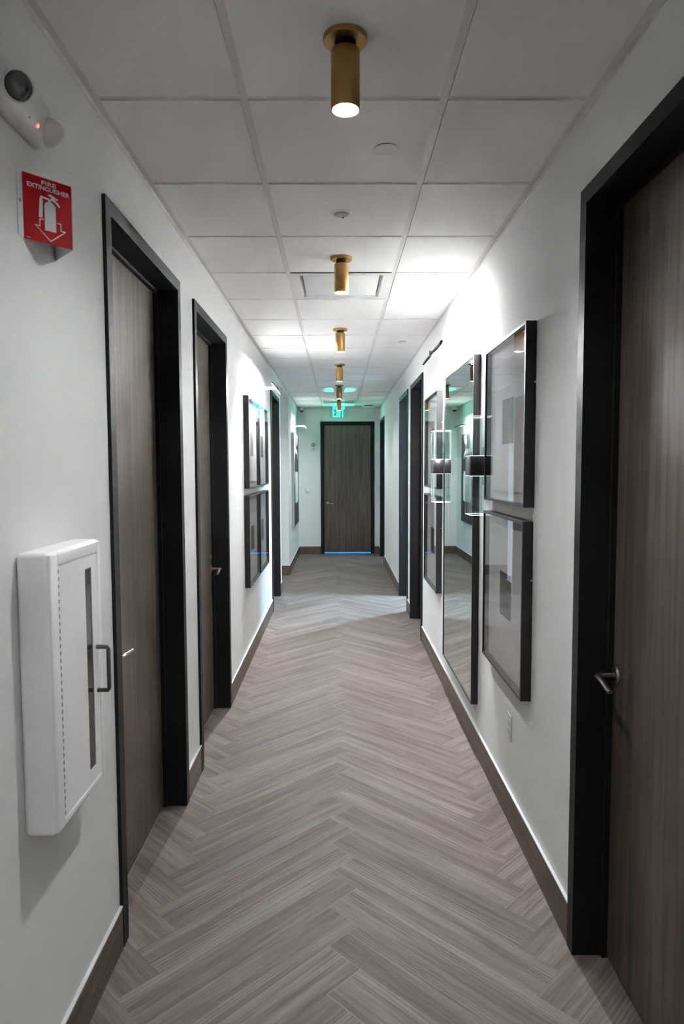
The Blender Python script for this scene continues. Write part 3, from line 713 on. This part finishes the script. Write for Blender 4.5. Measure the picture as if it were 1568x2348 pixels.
# devices on the end wall
r = empty('wall_speaker', (-0.476, YE, 2.035)); tag(r, 'white square wall speaker with a round grille beside the end door', 'speaker')
MB().rbox(-0.060, 0.060, -0.030, -0.0005, -0.080, 0.080, 0.006, 2).build('housing', 'white', r)
MB().lathe([(0.044, -0.030), (0.042, -0.0325)], (0, 0, 0.024), 'y', 28).build('round_grille', 'grey', r)
MB().box(-0.018, 0.018, -0.0312, -0.030, -0.056, -0.044).build('indicator_slot', 'darkplastic', r)
r = empty('wall_switch', (-0.602, YE, 1.216)); tag(r, 'white wall switch plate with a small green light on the end wall', 'switch')
MB().rbox(-0.037, 0.037, -0.006, -0.0005, -0.060, 0.060, 0.002, 1).build('cover_plate', 'white', r)
MB().rbox(-0.017, 0.017, -0.009, -0.006, -0.034, 0.034, 0.001, 1).build('rocker', 'white', r)
MB().lathe([(0.009, -0.009), (0.007, -0.011)], (0.008, 0, 0.002), 'y', 16).build('pilot_light', 'greenled', r)

# ---- extinguisher cabinet
Yc, Zc = (1.545+1.882)/2, (0.755+1.432)/2
r = empty('extinguisher_cabinet', (XL, Yc, Zc)); tag(r, 'white metal fire extinguisher cabinet with a narrow window, on the left wall', 'cabinet')
hy, hz, dp = 0.1685, 0.3385, 0.080
# body: rounded tub with a raised lip around the door opening
dy0, dy1, dz0, dz1 = 1.592-Yc, 1.851-Yc, 0.778-Zc, 1.396-Zc
bm = MB()
bm.rbox(0.0005, dp-0.004, -hy, hy, -hz, hz, 0.013, 4)
bm.build('tub', 'enamel', r)
lip = MB()
for y0, y1, z0, z1 in ((-hy+0.006, dy0, -hz+0.006, hz-0.006), (dy1, hy-0.006, -hz+0.006, hz-0.006), (dy0, dy1, -hz+0.006, dz0), (dy0, dy1, dz1, hz-0.006)):
    lip.rbox(dp-0.010, dp, y0, y1, z0, z1, 0.003, 2)
lip.build('door_surround', 'enamel', r)
wy0, wy1, wz0, wz1 = 1.762-Yc, 1.807-Yc, 0.817-Zc, 1.362-Zc
g = 0.0025
dr = MB()
for y0, y1, z0, z1 in ((dy0+g, wy0, dz0+g, dz1-g), (wy1, dy1-g, dz0+g, dz1-g), (wy0, wy1, dz0+g, wz0), (wy0, wy1, wz1, dz1-g)):
    dr.box(dp-0.0039, dp-0.001, y0, y1, z0, z1)
dr = dr.build('cabinet_door', 'enamel', r)
MB().box(dp-0.0039, dp-0.003, wy0, wy1, wz0, wz1).build('window_strip', 'winglass', dr)
kn = MB(); n = 34
for i in range(n):
    z = dz0+0.014+(dz1-dz0-0.028)*i/(n-1); kn.box(dp-0.002, dp+0.0006, dy0-0.0016, dy0+0.0026, z-0.0045, z+0.0045)
kn.build('hinge_knuckles', 'grey', r)
hp = []
hy_ = 1.832-Yc
MB().tube([(dp-0.001, hy_, 1.137-Zc), (dp+0.028, hy_, 1.137-Zc), (dp+0.031, hy_, 1.132-Zc), (dp+0.031, hy_, 1.021-Zc), (dp+0.028, hy_, 1.016-Zc), (dp-0.001, hy_, 1.016-Zc)], 0.0058, 12, up_=(0, 1, 0)).build('pull_handle', 'hgrey', dr)

# ---- projecting fire-extinguisher sign
A_, B_, D_ = Vector((XL+0.001, 1.645)), Vector((XL+0.081, 1.737)), Vector((XL+0.001, 1.828))
zb_, zt_ = 2.174, 2.328
r = empty('fire_sign', (XL, 1.737, 2.251)); tag(r, 'red projecting FIRE EXTINGUISHER sign with a down arrow on the left wall', 'sign')
inv = Matrix.Translation((-XL, -1.737, -2.251))
def panel(p, q, t, name, mat_, par=r, za=zb_, zc_=zt_):
    d_ = (q-p).normalized(); nrm = Vector((d_.y, -d_.x))*t
    poly = [tuple(p), tuple(q), tuple(q-nrm), tuple(p-nrm)]
    return MB().prism(poly, za, zc_).tf(inv).build(name, mat_, par)
front = panel(A_, B_, 0.0015, 'sign_face', 'red')
panel(B_+Vector((0.0006, 0.0002)), D_, -0.0015, 'return_face', 'signwhite')
MB().box(XL+0.0004, XL+0.0018, 1.618, 1.645, zb_, zt_).tf(inv).build('flange', 'signwhite', r)
MB().box(XL+0.0004, XL+0.0018, 1.828, 1.862, zb_, zt_).tf(inv).build('flange', 'signwhite', r)
MB().lathe([(0.005, 0.0018), (0.004, 0.004), (0.001, 0.005)], (XL, 1.630, 2.256), 'x', 14).tf(inv).build('screw', 'nickel', r)
wS, hS = (B_-A_).length, zt_-zb_
d2 = (B_-A_).normalized(); n2 = Vector((d2.y, -d2.x))
def face_m(off):
    o = Vector((A_.x-XL+n2.x*off, A_.y-1.737+n2.y*off, zb_-2.251))
    return Matrix(((d2.x, 0, n2.x, o.x), (d2.y, 0, n2.y, o.y), (0, 1, 0, o.z), (0, 0, 0, 1)))
def S(s, t): return (s*wS, (1-t)*hS)
def graphic(polys, name, mat_='signwhite'):
    mb = MB()
    for p in polys: mb.prism([S(*q) for q in p], 0.0, 0.0006)
    mb.tf(face_m(0.0002)).build(name, mat_, front)
arc = lambda cx, cy, rx, ry, a0, a1, n: [(cx+rx*math.cos(math.radians(a0+(a1-a0)*i/n)), cy-ry*math.sin(math.radians(a0+(a1-a0)*i/n))) for i in range(n+1)]
graphic([[(0.43, 0.80), (0.66, 0.80), (0.66, 0.43)] + arc(0.545, 0.43, 0.115, 0.085, 0, 180, 12)[1:] , [(0.51, 0.355), (0.57, 0.355), (0.57, 0.315), (0.51, 0.315)]], 'extinguisher_symbol')
graphic([[(0.50, 0.245), (0.56, 0.225), (0.72, 0.275), (0.70, 0.295), (0.56, 0.27)], [(0.55, 0.30), (0.60, 0.275), (0.70, 0.325), (0.76, 0.375), (0.73, 0.395), (0.66, 0.34)],
         [(0.36, 0.285), (0.54, 0.30), (0.54, 0.325), (0.385, 0.315), (0.40, 0.36), (0.385, 0.62), (0.31, 0.62), (0.335, 0.34)]], 'hose_symbol')
def line_poly(a, b, w_):
    (x0, y0), (x1, y1) = a, b; asp = hS/wS
    dx, dy = (x1-x0), (y1-y0)*asp; l = math.hypot(dx, dy); nx, ny = -dy/l*w_, dx/l*w_/asp
    ex, ey = dx/l*w_*0.6, dy/l*w_*0.6/asp
    return [(x0+nx-ex, y0+ny-ey), (x1+nx+ex, y1+ny+ey), (x1-nx+ex, y1-ny+ey), (x0-nx-ex, y0-ny-ey)]
ap = [(0.40, 0.645), (0.33, 0.645), (0.33, 0.755), (0.24, 0.755), (0.545, 0.955), (0.85, 0.755), (0.76, 0.755), (0.76, 0.645), (0.69, 0.645)]
graphic([line_poly(ap[i], ap[i+1], 0.010) for i in range(len(ap)-1)], 'arrow_outline')
graphic([[(0.05, 0.967), (0.14, 0.967), (0.14, 0.973), (0.05, 0.973)]], 'maker_mark')
def text_obj(txt, size, cx, cy, width, name, par, mtx, mat_):
    cu = bpy.data.curves.new('t', 'FONT'); cu.body = txt; cu.size = size; cu.align_x = 'CENTER'; cu.align_y = 'CENTER'; cu.extrude = 0.0003; cu.offset = size*0.014
    to = bpy.data.objects.new('t', cu); C.objects.link(to); bpy.context.view_layer.update()
    me = bpy.data.meshes.new_from_object(to.evaluated_get(bpy.context.evaluated_depsgraph_get()))
    bpy.data.objects.remove(to); bpy.data.curves.remove(cu)
    wx = max(v.co.x for v in me.vertices)-min(v.co.x for v in me.vertices)
    me.transform(mtx @ Matrix.Translation((cx, cy, 0.0005)) @ Matrix.Diagonal((width/wx, 1, 1, 1)))
    me.materials.clear(); me.materials.append(M[mat_])
    o = bpy.data.objects.new(name, me); C.objects.link(o); o.parent = par
text_obj('FIRE', 0.0146, *S(0.53, 0.083), wS*0.30, 'lettering', front, face_m(0.0002), 'signwhite')
text_obj('EXTINGUISHER', 0.0146, *S(0.52, 0.166), wS*0.86, 'lettering', front, face_m(0.0002), 'signwhite')

# ---- twin-head emergency light at the top left
r = empty('emergency_light', (XL, 1.575, 2.46)); tag(r, 'white twin-head emergency light with a red indicator at the upper left', 'emergency light')
inv = Matrix.Translation((-XL, -1.575, -2.46))
prof = [(0.0005, 2.408), (0.020, 2.408), (0.034, 2.414), (0.045, 2.428), (0.050, 2.450), (0.049, 2.480), (0.042, 2.506), (0.030, 2.522), (0.014, 2.530), (0.0005, 2.532)]
mb = MB(); ys = [1.405, 1.412, 1.425, 1.700, 1.722, 1.735]; ks = [0.80, 0.93, 1.0, 1.0, 0.95, 0.82]
vs_ = []
for y, k in zip(ys, ks): vs_ += [(XL+0.0005+(x-0.0005)*k, y, 2.468+(z-2.468)*k) for x, z in prof]
n = len(prof); fs_ = [(i*n+j, i*n+(j+1) % n, (i+1)*n+(j+1) % n, (i+1)*n+j) for i in range(len(ys)-1) for j in range(n)]
mb.add(vs_, fs_, True); mb.add(vs_[:n], [tuple(range(n))]); mb.add(vs_[-n:], [tuple(range(n))[::-1]])
body = mb.tf(inv).build('body', 'white', r)
def head(c, aim, name):
    q = Vector(aim).normalized().to_track_quat('Z', 'Y').to_matrix().to_4x4(); m4 = inv @ Matrix.Translation(c) @ q
    h_ = MB().lathe([(0.008, -0.034), (0.020, -0.030), (0.029, -0.018), (0.033, 0.0), (0.033, 0.010), (0.030, 0.012), (0.028, 0.009)], n=32, caps=False).tf(m4).build(name, 'white', r)
    MB().lathe([(0.028, 0.008), (0.027, 0.010), (0.021, 0.0155), (0.010, 0.0185), (0.002, 0.019)], n=32).tf(m4).build('lens', 'lens', h_)
head((XL+0.064, 1.500, 2.442), (0.62, -0.72, -0.42), 'lamp_head')
head((XL+0.050, 1.706, 2.440), (0.35, 0.86, -0.35), 'lamp_head')
MB().lathe([(0.0045, 0), (0.004, 0.002), (0.0015, 0.003)], (0, 0, 0), 'x', 14).tf(inv @ Matrix.Translation((XL+0.0445, 1.640, 2.428)) @ Matrix.Rotation(math.radians(30), 4, 'Y')).build('indicator_led', 'redled', body)
MB().lathe([(0.003, 0), (0.003, 0.001)], (0, 0, 0), 'x', 10).tf(inv @ Matrix.Translation((XL+0.044, 1.600, 2.4275)) @ Matrix.Rotation(math.radians(30), 4, 'Y')).build('test_button', 'grey', body)
MB().lathe([(0.003, 0), (0.003, 0.001)], (0, 0, 0), 'x', 10).tf(inv @ Matrix.Translation((XL+0.044, 1.678, 2.4275)) @ Matrix.Rotation(math.radians(30), 4, 'Y')).build('test_button', 'grey', body)
